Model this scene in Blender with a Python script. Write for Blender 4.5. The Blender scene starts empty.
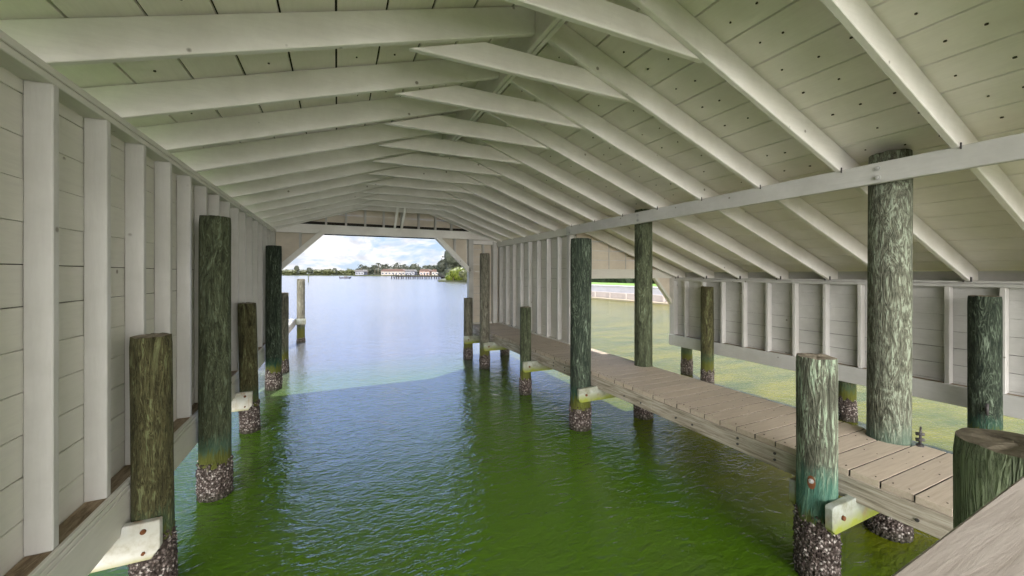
import bpy, bmesh, math, random
from mathutils import Vector, Matrix, noise
random.seed(7)
S = bpy.context.scene
COL = S.collection
R = math.radians

# ------------------------------------------------------------------ camera
F_PX, YAW, H = 384.5, R(24.47), 1.88
cs, sn = math.cos(YAW), math.sin(YAW)
cam = bpy.data.cameras.new('camera'); cam_o = bpy.data.objects.new('camera', cam); COL.objects.link(cam_o)
cam.sensor_width = 36; cam.lens = 36 * F_PX / 1024; cam.shift_y = -14 / 1024
cam.clip_start = 0.02; cam.clip_end = 3000
cam_o.location = (0, 0, H); cam_o.rotation_euler = (R(90), 0, -YAW)
S.camera = cam_o

def polar(bearing_px, depth):
    """ground point at a compass bearing (tan of the angle off the lens axis * F) and a depth"""
    x = (bearing_px - 512) / F_PX
    return (depth * (x * cs + sn), depth * (cs - x * sn))

# ------------------------------------------------------------------ materials
class NT:
    def __init__(self, name):
        self.m = bpy.data.materials.new(name); self.m.use_nodes = True
        self.t = self.m.node_tree; self.t.nodes.clear()
        self.out = self.n('ShaderNodeOutputMaterial'); self.b = self.n('ShaderNodeBsdfPrincipled')
        self.l(self.b.outputs[0], self.out.inputs[0])
    def n(self, t, **k):
        nd = self.t.nodes.new(t)
        for a, v in k.items(): setattr(nd, a, v)
        return nd
    def l(self, a, b): self.t.links.new(a, b)
    def coord(self, kind='Object', scale=(1, 1, 1), rot=(0, 0, 0)):
        if kind == 'Position':
            o = self.n('ShaderNodeNewGeometry').outputs['Position']
        else:
            o = self.n('ShaderNodeTexCoord').outputs[kind]
        mp = self.n('ShaderNodeMapping'); mp.inputs['Scale'].default_value = scale; mp.inputs['Rotation'].default_value = rot
        self.l(o, mp.inputs[0]); return mp.outputs[0]
    def noise(self, vec, scale=5, detail=4, rough=.55, dist=0):
        nd = self.n('ShaderNodeTexNoise'); self.l(vec, nd.inputs['Vector'])
        for k, v in (('Scale', scale), ('Detail', detail), ('Roughness', rough), ('Distortion', dist)): nd.inputs[k].default_value = v
        return nd.outputs['Fac']
    def voro(self, vec, scale=5, out='Distance', rnd=1):
        nd = self.n('ShaderNodeTexVoronoi'); self.l(vec, nd.inputs['Vector'])
        nd.inputs['Scale'].default_value = scale; nd.inputs['Randomness'].default_value = rnd
        return nd.outputs[out]
    def ramp(self, fac, stops, interp='LINEAR'):
        nd = self.n('ShaderNodeValToRGB'); self.l(fac, nd.inputs[0]); e = nd.color_ramp.elements
        nd.color_ramp.interpolation = interp
        while len(e) < len(stops): e.new(.5)
        for q, (p, c) in zip(e, stops):
            q.position = p; q.color = (*c, 1) if not isinstance(c, (int, float)) else (c, c, c, 1)
        return nd.outputs[0]
    def mix(self, fac, a, b, mode='MIX'):
        nd = self.n('ShaderNodeMix'); nd.data_type = 'RGBA'; nd.blend_type = mode
        for s, v in ((0, fac), (6, a), (7, b)):
            if hasattr(v, 'links'): self.l(v, nd.inputs[s])
            else: nd.inputs[s].default_value = v if isinstance(v, (int, float)) else (*v, 1)
        return nd.outputs[2]
    def math(self, op, a, b=0, c=0):
        nd = self.n('ShaderNodeMath'); nd.operation = op
        for s, v in ((0, a), (1, b), (2, c)):
            if hasattr(v, 'links'): self.l(v, nd.inputs[s])
            else: nd.inputs[s].default_value = v
        return nd.outputs[0]
    def maprange(self, v, a, b, c=0, d=1):
        nd = self.n('ShaderNodeMapRange'); self.l(v, nd.inputs[0])
        for k, x in enumerate((a, b, c, d)): nd.inputs[k + 1].default_value = x
        return nd.outputs[0]
    def sep(self, vec):
        nd = self.n('ShaderNodeSeparateXYZ'); self.l(vec, nd.inputs[0]); return nd.outputs
    def bump(self, h, strength=.3, dist=.01):
        nd = self.n('ShaderNodeBump'); nd.inputs['Strength'].default_value = strength; nd.inputs['Distance'].default_value = dist
        self.l(h, nd.inputs['Height']); self.l(nd.outputs[0], self.b.inputs['Normal'])
    def done(self, col, rough=.6, spec=None):
        if hasattr(col, 'links'): self.l(col, self.b.inputs['Base Color'])
        else: self.b.inputs['Base Color'].default_value = (*col, 1)
        if hasattr(rough, 'links'): self.l(rough, self.b.inputs['Roughness'])
        else: self.b.inputs['Roughness'].default_value = rough
        if spec is not None: self.b.inputs['Specular IOR Level'].default_value = spec
        return self.m

def paint_mat(name, base, dirt, grain=(3, 3, 3), amount=.35, spots=True):
    t = NT(name)
    v = t.coord('Position')
    c = t.ramp(t.noise(v, 2.2, 6, .65), [(.35, dirt), (.62, base)])
    g = t.noise(t.coord('Position', grain), 12, 4, .6, .4)
    c = t.mix(t.math('MULTIPLY', t.ramp(g, [(.45, 0), (.75, 1)]), amount), c, tuple(x * .8 for x in base))
    if spots:
        d = t.voro(v, 5.5)
        pick = t.ramp(t.noise(v, 6, 1), [(.47, 0), (.52, 1)])
        s = t.math('MULTIPLY', t.ramp(d, [(.05, 1), (.085, 0)]), pick)
        c = t.mix(t.math('MULTIPLY', s, .75), c, (.10, .075, .05))
    t.bump(g, .25, .004)
    return t.done(c, .5, .35)

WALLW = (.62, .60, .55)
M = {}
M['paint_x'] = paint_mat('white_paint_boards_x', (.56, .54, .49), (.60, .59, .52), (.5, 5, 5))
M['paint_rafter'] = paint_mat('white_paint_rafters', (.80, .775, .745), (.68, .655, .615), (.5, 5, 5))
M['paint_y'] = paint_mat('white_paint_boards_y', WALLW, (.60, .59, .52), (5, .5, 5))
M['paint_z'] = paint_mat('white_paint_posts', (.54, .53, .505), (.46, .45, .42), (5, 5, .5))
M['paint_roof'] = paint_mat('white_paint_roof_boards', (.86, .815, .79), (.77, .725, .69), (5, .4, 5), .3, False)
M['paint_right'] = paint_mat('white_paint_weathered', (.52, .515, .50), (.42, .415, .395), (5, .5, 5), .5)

def simple(name, col, rough=.7, nscale=6, amt=.35, bump=.2, spec=.3):
    t = NT(name); v = t.coord('Object')
    n = t.noise(v, nscale, 5, .6)
    c = t.mix(t.math('MULTIPLY', t.ramp(n, [(.35, 0), (.7, 1)]), amt), col, tuple(x * .45 for x in col))
    t.bump(n, bump, .01)
    return t.done(c, rough, spec)

M['paint_tan_shade'] = paint_mat('tan_shaded_paint', (.64, .575, .47), (.54, .475, .38), (.5, 5, 5), .35, False)  # recess shade put into the colour of the gable siding
M['dark_gap'] = simple('dark_gap_shade', (.035, .033, .026), .9)  # dark backing behind board gaps; also paints the gable slot's shade
M['shingle'] = simple('roof_shingles', (.12, .12, .12), .9, 20)
M['nail'] = simple('rusty_nail', (.05, .035, .025), .7)
M['rust'] = simple('rust', (.17, .065, .025), .85, 30, .8)
M['galv'] = simple('galvanised_metal', (.42, .42, .41), .45, 30, .5)
M['iron'] = simple('dark_iron', (.06, .055, .055), .5, 30, .5)

def ledge_mat():
    t = NT('weathered_brown_ledge'); n = t.noise(t.coord('Position', (6, 1, 6)), 6, 6, .7, .6)
    c = t.ramp(n, [(.3, (.10, .07, .042)), (.5, (.27, .205, .135)), (.72, (.42, .35, .25))]); t.bump(n, .5, .01)
    return t.done(c, .85, .2)
M['ledge'] = ledge_mat()

def deck_mat(name, along, cols, tint=.25):
    t = NT(name)
    sc = (1, 14, 14) if along == 'x' else (14, 1, 14)
    g = t.noise(t.coord('Position', sc), 4, 6, .65, .3)
    f = t.noise(t.coord('Position', tuple(x * 3 for x in sc)), 6, 3, .6)
    c = t.ramp(g, [(.3, cols[0]), (.55, cols[1]), (.8, cols[2])])
    c = t.mix(t.math('MULTIPLY', t.ramp(f, [(.5, 0), (.8, 1)]), .35), c, cols[0])
    rnd = t.n('ShaderNodeObjectInfo').outputs['Random']
    c = t.mix(tint, c, t.ramp(rnd, [(0, (.52, .50, .46)), (1, (1.0, .95, .88))]), 'MULTIPLY')
    t.bump(f, .35, .004)
    return t.done(c, .65, .25)
M['deck'] = deck_mat('weathered_deck_boards', 'x', ((.44, .37, .30), (.53, .455, .375), (.59, .515, .43)), .28)
M['gap_shade_edge'] = simple('gap_shade_board_edges', (.075, .062, .048), .9)  # shade of the deck gaps put into the board side colour
M['stringer'] = deck_mat('weathered_deck_stringer', 'y', ((.15, .125, .09), (.44, .395, .33), (.62, .59, .53)), .1)
def crossbeam_mat():
    t = NT('algae_stained_crossbeam'); v = t.coord('Position')
    n = t.noise(v, 9, 6, .65)
    c = t.ramp(n, [(.3, (.18, .175, .11)), (.55, (.32, .34, .29)), (.75, (.42, .455, .44))])
    z = t.sep(v)[2]
    k = t.math('ADD', t.maprange(z, .36, .50, 1, 0), t.math('MULTIPLY', t.math('SUBTRACT', n, .5), 1.6))
    c = t.mix(t.ramp(k, [(.3, 0), (.85, 1)]), c, (.22, .25, .04))
    r = t.ramp(t.noise(v, 5, 3), [(.6, 0), (.7, 1)])
    c = t.mix(t.math('MULTIPLY', r, .6), c, (.24, .12, .05))
    t.bump(n, .3, .005)
    return t.done(c, .7, .25)
M['cross'] = crossbeam_mat()
def bracket_mat():
    t = NT('stained_white_bracket'); v = t.coord('Position'); n = t.noise(v, 8, 6, .65)
    c = t.ramp(n, [(.3, (.36, .33, .25)), (.5, (.52, .51, .46)), (.75, (.56, .57, .56))])
    c = t.mix(t.math('MULTIPLY', t.ramp(t.noise(t.coord('Position', (3, 3, 1.2)), 4, 4), [(.55, 0), (.68, 1)]), .7), c, (.30, .17, .07))
    c = t.mix(t.ramp(t.maprange(t.sep(v)[2], .29, .325), [(0, .8), (1, 0)]), c, (.30, .28, .10))
    t.bump(n, .3, .005); return t.done(c, .7, .25)
M['bracket'] = bracket_mat()
def railcap_mat():
    t = NT('pale_weathered_rail'); g = t.noise(t.coord('Position', (1.2, 16, 16)), 4, 6, .65, .6)
    c = t.ramp(g, [(.3, (.31, .27, .235)), (.55, (.39, .345, .31)), (.8, (.46, .42, .38))]); t.bump(g, .3, .004)
    return t.done(c, .7, .25)
M['railcap'] = railcap_mat()

def pile_mat(name, dark, mid, pale, pale_at, low, lowz, swirl=2.2, grain=(8, 8, 1.5), lines=.5):
    """weathered timber: upright wavy grain, flaking pale treatment, tide bands"""
    t = NT(name); v = t.coord('Position')
    rnd = t.n('ShaderNodeObjectInfo').outputs['Random']
    off = t.n('ShaderNodeVectorMath'); off.operation = 'ADD'
    cmb = t.n('ShaderNodeCombineXYZ'); t.l(t.math('MULTIPLY', rnd, 37.0), cmb.inputs[2])
    t.l(t.coord('Position', grain), off.inputs[0]); t.l(cmb.outputs[0], off.inputs[1]); vz = off.outputs[0]
    g = t.noise(vz, 1.6, 6, .62, swirl)
    f = t.noise(vz, 5.5, 5, .65, 1.2)
    c = t.ramp(g, [(.28, dark), (.48, mid), (.68, tuple(x * 1.35 for x in mid))])
    p = t.math('ADD', t.math('MULTIPLY', g, .5), t.math('MULTIPLY', f, .5))
    c = t.mix(t.ramp(p, [(pale_at, 0), (pale_at + .035, 1)]), c, pale)
    crack = t.ramp(t.math('ABSOLUTE', t.math('SUBTRACT', f, .47)), [(0, 1), (.04, 0)])
    c = t.mix(t.math('MULTIPLY', crack, .75), c, tuple(x * .5 for x in dark))
    cn = t.n('ShaderNodeVectorMath'); cn.operation = 'MULTIPLY'; t.l(vz, cn.inputs[0]); cn.inputs[1].default_value = (1.05, 1.05, .85)
    w = t.noise(cn.outputs[0], 1.0, 3, .55, .9)
    fr = t.math('ABSOLUTE', t.math('SUBTRACT', t.math('FRACT', t.math('MULTIPLY', w, 19.0)), .5))
    wl_ = t.math('MULTIPLY', t.ramp(fr, [(.08, 1), (.20, 0)]), t.ramp(g, [(.40, .0), (.58, 1)]))
    c = t.mix(t.math('MULTIPLY', wl_, lines), c, tuple(x * 1.12 for x in pale))
    dk = t.ramp(fr, [(.36, 0), (.5, 1)])
    c = t.mix(t.math('MULTIPLY', dk, lines * .6), c, tuple(x * .55 for x in dark))
    z = t.sep(v)[2]
    zz = t.math('ADD', z, t.math('MULTIPLY', t.math('SUBTRACT', f, .5), .40))
    c = t.mix(t.math('MULTIPLY', t.ramp(t.maprange(zz, lowz, lowz + .13), [(0, 1), (1, 0)]), .7), c, low)
    c = t.mix(t.math('MULTIPLY', t.ramp(t.maprange(zz, .36, .43), [(0, 1), (1, 0)]), .8), c, (.105, .105, .010))
    c = t.mix(t.ramp(t.maprange(z, .0, .10), [(0, 1), (1, 0)]), c, (.02, .025, .012))
    t.bump(t.math('ADD', t.math('ADD', f, t.math('MULTIPLY', g, .7)), t.math('MULTIPLY', fr, -.7)), .9, .012)
    return t.done(c, .8, .2)
M['pile_olive'] = pile_mat('piling_olive_brown', (.020, .019, .009), (.082, .075, .034), (.16, .175, .085), .565, (.05, .10, .055), .42)
M['pile_dark'] = pile_mat('piling_dark_green', (.016, .022, .013), (.070, .080, .044), (.15, .19, .125), .585, (.055, .12, .085), .42)
M['pile_pale'] = pile_mat('piling_pale_flaking', (.030, .032, .022), (.125, .13, .095), (.29, .36, .26), .525, (.05, .17, .125), .60, 1.6, (9, 9, 1.25))
M['pile_teal'] = pile_mat('piling_black_green', (.008, .016, .013), (.036, .048, .032), (.15, .19, .14), .57, (.025, .085, .06), .42)
M['pile_swirl'] = pile_mat('piling_swirling_grain', (.035, .038, .026), (.125, .13, .095), (.23, .265, .20), .53, (.085, .135, .10), .70, 4.2, (7, 7, 1.7), .6)
M['pile_green'] = pile_mat('piling_soft_green', (.085, .105, .065), (.17, .205, .125), (.27, .315, .21), .555, (.08, .19, .13), .40, 1.2, (9, 9, .9), .15)
M['pile_grey'] = pile_mat('piling_grey_brown', (.05, .045, .033), (.16, .15, .115), (.25, .26, .21), .57, (.09, .12, .07), .4)

def top_mat():
    t = NT('piling_end_grain'); v = t.coord('Position'); n = t.noise(v, 14, 5, .7)
    c = t.ramp(n, [(.3, (.07, .06, .045)), (.6, (.22, .19, .145)), (.8, (.34, .32, .26))]); t.bump(n, .5, .01)
    return t.done(c, .9, .15)
M['pile_top'] = top_mat()
def crust_mat():
    t = NT('barnacle_crust'); v = t.coord('Position')
    d = t.voro(v, 62); cc = t.voro(v, 62, 'Color')
    k = t.sep(cc)[0]
    c = t.ramp(k, [(.0, (.03, .02, .018)), (.4, (.095, .075, .066)), (.7, (.22, .18, .165)), (.97, (.48, .44, .41))])
    c = t.mix(t.ramp(d, [(.28, 0), (.6, .85)]), c, (.028, .02, .016))
    z = t.sep(v)[2]
    c = t.mix(t.ramp(t.maprange(z, .0, .09), [(0, .85), (1, 0)]), c, (.02, .022, .01))
    t.bump(t.math('SUBTRACT', 1.0, d), .9, .012)
    return t.done(c, .8, .25)
M['crust'] = crust_mat()

def water_mat():
    t = NT('bay_water'); v = t.coord('Position'); sx, sy, sz = t.sep(v)
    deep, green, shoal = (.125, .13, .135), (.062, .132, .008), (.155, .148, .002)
    n = t.noise(v, .55, 3, .5)
    # green shallows in the slip, deeper bay water painted paler for bounce light, pale sand shoal towards the seawall
    k = t.math('ADD', t.maprange(sy, 6.3, 9.5, 0, 1), t.math('MULTIPLY', t.math('SUBTRACT', n, .5), .5))
    c = t.mix(t.ramp(k, [(.0, 0), (.9, 1)]), green, deep)
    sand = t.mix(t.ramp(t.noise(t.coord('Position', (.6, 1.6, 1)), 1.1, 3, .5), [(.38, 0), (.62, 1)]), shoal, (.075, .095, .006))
    # sand bed at the right, its tint carried under the walkway as painted sunlight
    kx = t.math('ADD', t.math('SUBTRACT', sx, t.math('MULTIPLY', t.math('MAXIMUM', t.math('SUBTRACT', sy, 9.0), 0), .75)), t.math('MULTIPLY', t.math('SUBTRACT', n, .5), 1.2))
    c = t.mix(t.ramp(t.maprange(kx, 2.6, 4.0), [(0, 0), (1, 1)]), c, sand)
    # ripples
    w1 = t.noise(t.coord('Position', (1, 1, 1)), 2.3, 2, .5, .6)
    w2 = t.noise(t.coord('Position', (1.0, 1.7, 1), (0, 0, .35)), 8.0, 3, .55, .8)
    w3 = t.noise(t.coord('Position', (1.0, 2.2, 1), (0, 0, -.2)), 19, 2, .5, .4)
    h = t.math('ADD', t.math('MULTIPLY', w1, .55), t.math('ADD', t.math('MULTIPLY', w2, .40), t.math('MULTIPLY', w3, .16)))
    t.bump(h, 1.0, .024)
    t.b.inputs['IOR'].default_value = 1.47
    return t.done(c, t.maprange(sy, 9, 24, .03, .16), .5)
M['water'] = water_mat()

def leaf_mat(name, a, b):
    t = NT(name); n = t.noise(t.coord('Object'), 3, 3); r = t.n('ShaderNodeObjectInfo').outputs['Random']
    c = t.mix(t.ramp(n, [(.35, 0), (.65, 1)]), a, b); return t.done(c, .6, .25)
M['leaf_bright'] = leaf_mat('leaf_bright', (.03, .05, .006), (.12, .145, .016))
M['leaf_mid'] = leaf_mat('leaf_mid', (.04, .05, .02), (.09, .095, .042))
M['leaf_dark'] = leaf_mat('leaf_dark', (.022, .03, .02), (.06, .065, .045))
M['leaf_hedge'] = leaf_mat('leaf_hedge', (.012, .018, .012), (.04, .055, .03))
M['lawn'] = leaf_mat('lawn_grass', (.10, .21, .018), (.16, .29, .03))
M['bark'] = simple('bark', (.16, .13, .10), .9)
M['concrete'] = simple('seawall_concrete', (.52, .52, .55), .85, 2, .25)
M['concrete_low'] = simple('seawall_lower_concrete', (.52, .46, .43), .85, 2, .3)
M['sand'] = simple('shore_sand', (.34, .29, .21), .9, 2, .2)
M['bounce_bank'] = simple('bounce_bank_sand', (.74, .69, .62), .9, 2, .2)
M['land'] = simple('far_land', (.07, .08, .04), .9, .02, .3)
M['house_w'] = simple('house_wall_white', (.30, .265, .24), .8, 1, .1)
M['house_b'] = simple('house_wall_blue', (.14, .15, .20), .8, 1, .1)
M['house_p'] = simple('house_wall_pink', (.34, .24, .21), .8, 1, .1)
M['tiles'] = simple('house_roof_tiles', (.13, .085, .075), .8, 1, .2)
M['roofgrey'] = simple('house_roof_grey', (.15, .145, .15), .8, 1, .2)
M['glass'] = simple('house_glass', (.05, .06, .08), .2, 1, .1)
M['boat_hull'] = simple('boat_hull', (.07, .07, .10), .4, 1, .1)
M['dock_wood'] = simple('dark_dock_wood', (.035, .032, .038), .9)
M['boat_white'] = simple('boat_white', (.7, .7, .72), .4, 1, .1)

# ------------------------------------------------------------------ mesh helpers
class MB:
    def __init__(self): self.bm = bmesh.new()
    def _bevel(self, verts, b):
        if b:
            ed = list({e for v in verts for e in v.link_edges})
            bmesh.ops.bevel(self.bm, geom=ed, offset=b, segments=1, affect='EDGES', profile=.5)
    def box(self, x0, x1, y0, y1, z0, z1, b=.004, mi=0):
        vs = [self.bm.verts.new((x, y, z)) for x in (x0, x1) for y in (y0, y1) for z in (z0, z1)]
        fs = [self.bm.faces.new([vs[i] for i in q]) for q in ((0, 1, 3, 2), (4, 6, 7, 5), (0, 4, 5, 1), (2, 3, 7, 6), (0, 2, 6, 4), (1, 5, 7, 3))]
        for f in fs: f.material_index = mi
        self._bevel(vs, b); return self
    def prism(self, pts, a0, a1, axis='y', b=.004, mi=0):
        """polygon pts in the plane across `axis`, swept from a0 to a1"""
        def mk(p, a): return {'y': (p[0], a, p[1]), 'x': (a, p[0], p[1]), 'z': (p[0], p[1], a)}[axis]
        A = [self.bm.verts.new(mk(p, a0)) for p in pts]; B = [self.bm.verts.new(mk(p, a1)) for p in pts]
        n = len(pts); fs = [self.bm.faces.new(A), self.bm.faces.new(B[::-1])]
        for i in range(n): fs.append(self.bm.faces.new((A[i], B[i], B[(i + 1) % n], A[(i + 1) % n])))
        for f in fs: f.material_index = mi
        self._bevel(A + B, b); return self
    def tube(self, p0, p1, r0, r1=None, n=10, cap=True, mi=0):
        r1 = r0 if r1 is None else r1
        p0, p1 = Vector(p0), Vector(p1); q = (p1 - p0).to_track_quat('Z', 'Y')
        a = [self.bm.verts.new(p0 + q @ Vector((r0 * math.cos(2 * math.pi * i / n), r0 * math.sin(2 * math.pi * i / n), 0))) for i in range(n)]
        c = [self.bm.verts.new(p1 + q @ Vector((r1 * math.cos(2 * math.pi * i / n), r1 * math.sin(2 * math.pi * i / n), 0))) for i in range(n)]
        fs = [self.bm.faces.new((a[i], a[(i + 1) % n], c[(i + 1) % n], c[i])) for i in range(n)]
        for f in fs: f.smooth = n > 6
        if cap: fs += [self.bm.faces.new(a[::-1]), self.bm.faces.new(c)]
        for f in fs: f.material_index = mi
        return self
    def leafcloud(self, c, rad, n, size, rng, shell=.35):
        """leaf quads scattered through an ellipsoid"""
        for _ in range(n):
            d = Vector((rng.gauss(0, 1), rng.gauss(0, 1), rng.gauss(0, 1))).normalized()
            t = (1 - shell) + shell * rng.random()
            bump = 1 + .22 * noise.noise(d * 2.3 + Vector(c))
            p = Vector(c) + Vector((d.x * rad[0], d.y * rad[1], d.z * rad[2])) * t * bump
            q = Vector((rng.gauss(0, 1), rng.gauss(0, 1), rng.gauss(0, 1))).to_track_quat('Z', 'Y')
            s = size * rng.uniform(.6, 1.4)
            vs = [self.bm.verts.new(p + q @ Vector(o) * s) for o in ((-.5, 0, 0), (0, -.35, .08), (.5, 0, 0), (0, .35, .08))]
            self.bm.faces.new(vs)
        return self
    def blob(self, c, rad, rng, sub=2, amp=.22):
        r = bmesh.ops.create_icosphere(self.bm, subdivisions=sub, radius=1)
        o = Vector((rng.random() * 50, rng.random() * 50, rng.random() * 50))
        for v in r['verts']:
            d = v.co.copy(); k = 1 + amp * (noise.noise(d * 1.8 + o) + .6 * noise.noise(d * 4.5 + o))
            v.co = Vector(c) + Vector((d.x * rad[0], d.y * rad[1], d.z * rad[2])) * k
        return self
    def build(self, name, mats, parent=None, loc=None, kind=None):
        bmesh.ops.recalc_face_normals(self.bm, faces=self.bm.faces)
        me = bpy.data.meshes.new(name); self.bm.to_mesh(me); self.bm.free()
        for m in (mats if isinstance(mats, (list, tuple)) else [mats]): me.materials.append(m)
        o = bpy.data.objects.new(name, me); COL.objects.link(o)
        if loc is not None: o.location = loc
        if parent is not None: o.parent = parent
        if kind: o['kind'] = kind
        return o

def tag(o, label, cat, group=None):
    o['label'] = label; o['category'] = cat
    if group: o['group'] = group
    return o
def thing(name, label, cat, loc=(0, 0, 0), group=None, rz=0):
    o = bpy.data.objects.new(name, None); COL.objects.link(o); o.location = loc; o.rotation_euler.z = rz
    o.empty_display_size = .1
    return tag(o, label, cat, group)
def struct(mb, name, mats, label=None):
    o = mb.build(name, mats); o['kind'] = 'structure'
    if label: o['label'] = label
    return o

# ------------------------------------------------------------------ key measures (metres, water at z = 0)
Y0, Y1 = -0.8, 8.85                 # near end of the roof, far gable
RX, RZ = 1.24, 3.49                  # ridge
SL, SR = .311, .36                   # slopes left / right
RD = .185                            # rafter depth
def zl(x): return RZ - SL * (RX - x)
def zr(x): return RZ - SR * (x - RX)
RAFT = [2.262 + .62 * k for k in range(-5, 11)] + [8.77]
YL = 5.5                             # far end of the low right aisle

# ------------------------------------------------------------------ setting: water, land
w = MB()
vs = [w.bm.verts.new(p) for p in ((-900, -60, 0), (900, -60, 0), (900, 1500, 0), (-900, 1500, 0))]; w.bm.faces.new(vs)
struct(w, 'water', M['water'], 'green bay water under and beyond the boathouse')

bk_ = MB(); bk_.prism([(-40, -.15), (-9, .25), (40, .25), (40, -.6), (-40, -.6)] if False else [(-30, .9), (-3.6, -.1), (-3.6, -.6), (-30, -.6)], -40, 40, 'x', 0)  # unseen bank added to bounce light up onto the ceiling
struct(bk_, 'ground', M['bounce_bank'], 'unseen pale sandy bank added behind the boathouse to bounce light')

# ------------------------------------------------------------------ ceiling
def nails(mb, z_of, xs, slope):
    rng = random.Random(3)
    ys = RAFT
    for i in range(len(ys) - 1):
        for x in xs:
            for f in (.2, .5, .8):
                if rng.random() < .2: continue
                y = ys[i] + .04 + (ys[i + 1] - ys[i] - .04) * (f + rng.uniform(-.06, .06)); xx = x + rng.uniform(-.03, .03)
                z = z_of(xx)
                mb.tube((xx, y, z + .001), (xx, y, z - .006), rng.uniform(.005, .0085), n=6, mi=1)

def sheathing(side):
    mb = MB(); mids = []
    if side == 'l':
        ed = [-1.62] + [-.005 + .262 * k for k in range(-5, 5)] + [RX]
        f = lambda x: zl(x) + RD + .012
    else:
        ed = [RX] + [RX + .2 + .262 * k for k in range(0, 18)] + [6.22]
        f = lambda x: zr(x) + RD + .012
    for a, b in zip(ed[:-1], ed[1:]):
        if b - a < .02: continue
        g = .0058
        parts = [(Y0, 9.15)]
        if side == 'r' and a > 3.8: parts = [(Y0, YL + .22)]
        rng = random.Random(int(a * 100) + 5)
        for (ya, yb) in parts:
            cut = sorted([ya, yb] + [RAFT[i] + .019 for i in (rng.randint(2, 6), rng.randint(8, 13)) if ya + .5 < RAFT[i] < yb - .5])
            for p, q in zip(cut[:-1], cut[1:]):
                mb.prism([(a + g, f(a + g)), (b - g, f(b - g)), (b - g, f(b - g) + .02), (a + g, f(a + g) + .02)], p + .0015, q - .0015, 'y', .002)
        if (side == 'l' and b > -1.2) or side == 'r': mids.append((a + b) / 2)
    nails(mb, f, [m for m in mids if m < 3.7], 0)
    return mb
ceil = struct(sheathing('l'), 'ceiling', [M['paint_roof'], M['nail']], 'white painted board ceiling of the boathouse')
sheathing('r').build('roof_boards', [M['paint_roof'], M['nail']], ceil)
fl = MB()
fl.prism([(-1.64, zl(-1.64) + .222), (RX, RZ + .222), (RX, RZ + .23), (-1.64, zl(-1.64) + .23)], Y0, 9.15, 'y', 0)
fl.prism([(RX, RZ + .222), (3.8, zr(3.8) + .222), (3.8, zr(3.8) + .23), (RX, RZ + .23)], Y0, 9.15, 'y', 0)
fl.prism([(3.8, zr(3.8) + .222), (6.23, zr(6.23) + .222), (6.23, zr(6.23) + .23), (3.8, zr(3.8) + .23)], Y0, YL + .22, 'y', 0)
fl.build('roof_felt', M['dark_gap'], ceil)
sh = MB()
sh.prism([(-1.66, zl(-1.66) + .235), (RX, RZ + .235), (RX, RZ + .27), (-1.66, zl(-1.66) + .27)], Y0 - .05, 9.2, 'y', 0)
sh.prism([(RX, RZ + .235), (3.85, zr(3.85) + .235), (3.85, zr(3.85) + .27), (RX, RZ + .27)], Y0 - .05, 9.2, 'y', 0)
sh.prism([(3.85, zr(3.85) + .235), (6.26, zr(6.26) + .235), (6.26, zr(6.26) + .27), (3.85, zr(3.85) + .27)], Y0 - .05, YL + .26, 'y', 0)
sh.build('roof_shingles', M['shingle'], ceil)
for y in RAFT:
    MB().prism([(-1.5, zl(-1.5)), (1.2, zl(1.2)), (1.2, zl(1.2) + RD), (-1.5, zl(-1.5) + RD)], y, y + .038, 'y', .004).build('rafter', M['paint_rafter'], ceil)
    xe = 6.12 if y < YL else 3.84
    MB().prism([(1.28, zr(1.28)), (xe, zr(xe)), (xe, zr(xe) + RD), (1.28, zr(1.28) + RD)], y, y + .038, 'y', .004).build('rafter', M['paint_rafter'], ceil)
    if y < 8.7 and y > .5:
        a, b, zb, zt = .385, 2.085, 3.20, 3.36
        k = .19
        MB().prism([(a, zb), (b, zb), (b - .02, zb + .02), (RX + (RZ + k - zt) / SR, zt), (RX - (RZ + k - zt) / SL, zt), (a + .02, zb + .02)] if False else
                   [(a, zb + .006), (b, zb + .006), (b - (zt - zb) / SR * .92, zt), (a + (zt - zb) / SL * .92, zt)], y + .0385, y + .0765, 'y', .004).build('collar_tie', M['paint_rafter'], ceil)
rb = MB()
rb.box(1.203, 1.237, Y0, 9.1, 3.425, 3.69, .004).box(1.243, 1.277, Y0, 9.1, 3.425, 3.69, .004)
rb.build('ridge_board', M['paint_rafter'], ceil)
# beam on the back pilings
bm_ = MB().box(3.522, 3.562, Y0, 5.535, 2.530, 2.678, .005).build('support_beam', M['paint_right'], ceil)
for (y, ws) in ((1.45, (2.570, 2.635)), (3.86, (2.570, 2.635)), (5.45, (2.570, 2.635))):
    for z in ws:
        MB().tube((3.522, y - .03, z), (3.512, y - .03, z), .017, n=12).tube((3.512, y - .03, z), (3.504, y - .03, z), .010, n=6).build('bolt', M['galv'], bm_)
for y in RAFT:      # metal ties where rafters cross the beam and the outer plate
    if y < YL:
        MB().box(3.513, 3.521, y - .010, y - .003, 2.655, 2.695, .001).build('rafter_tie', M['iron'], ceil)
        MB().box(5.9, 5.925, y - .010, y - .002, 1.80, 1.85, .001).box(5.895, 5.915, y + .04, y + .05, 1.795, 1.83, .001).build('rafter_tie', M['iron'], ceil)

MB().box(6.125, 6.15, Y0, YL + .2, 1.70, 1.915, .004).build('fascia', M['paint_right'], ceil)

# ------------------------------------------------------------------ walls
def siding_x(mb, x0, x1, ya, yb, z0, z1, rng, h=.182):
    z = z0
    while z < z1 - .01:
        t = min(z + h, z1); g = rng.choice((.001, .0015, .003, .005))
        mb.box(x0 + rng.uniform(0, .003), x1, ya, yb, z + g / 2, t - g / 2, .0025); z = t
    mb.box(x1 if x1 > 2 else x0 - .014, x1 + .014 if x1 > 2 else x0, ya, yb, z0, z1, 0, 1)

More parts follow.
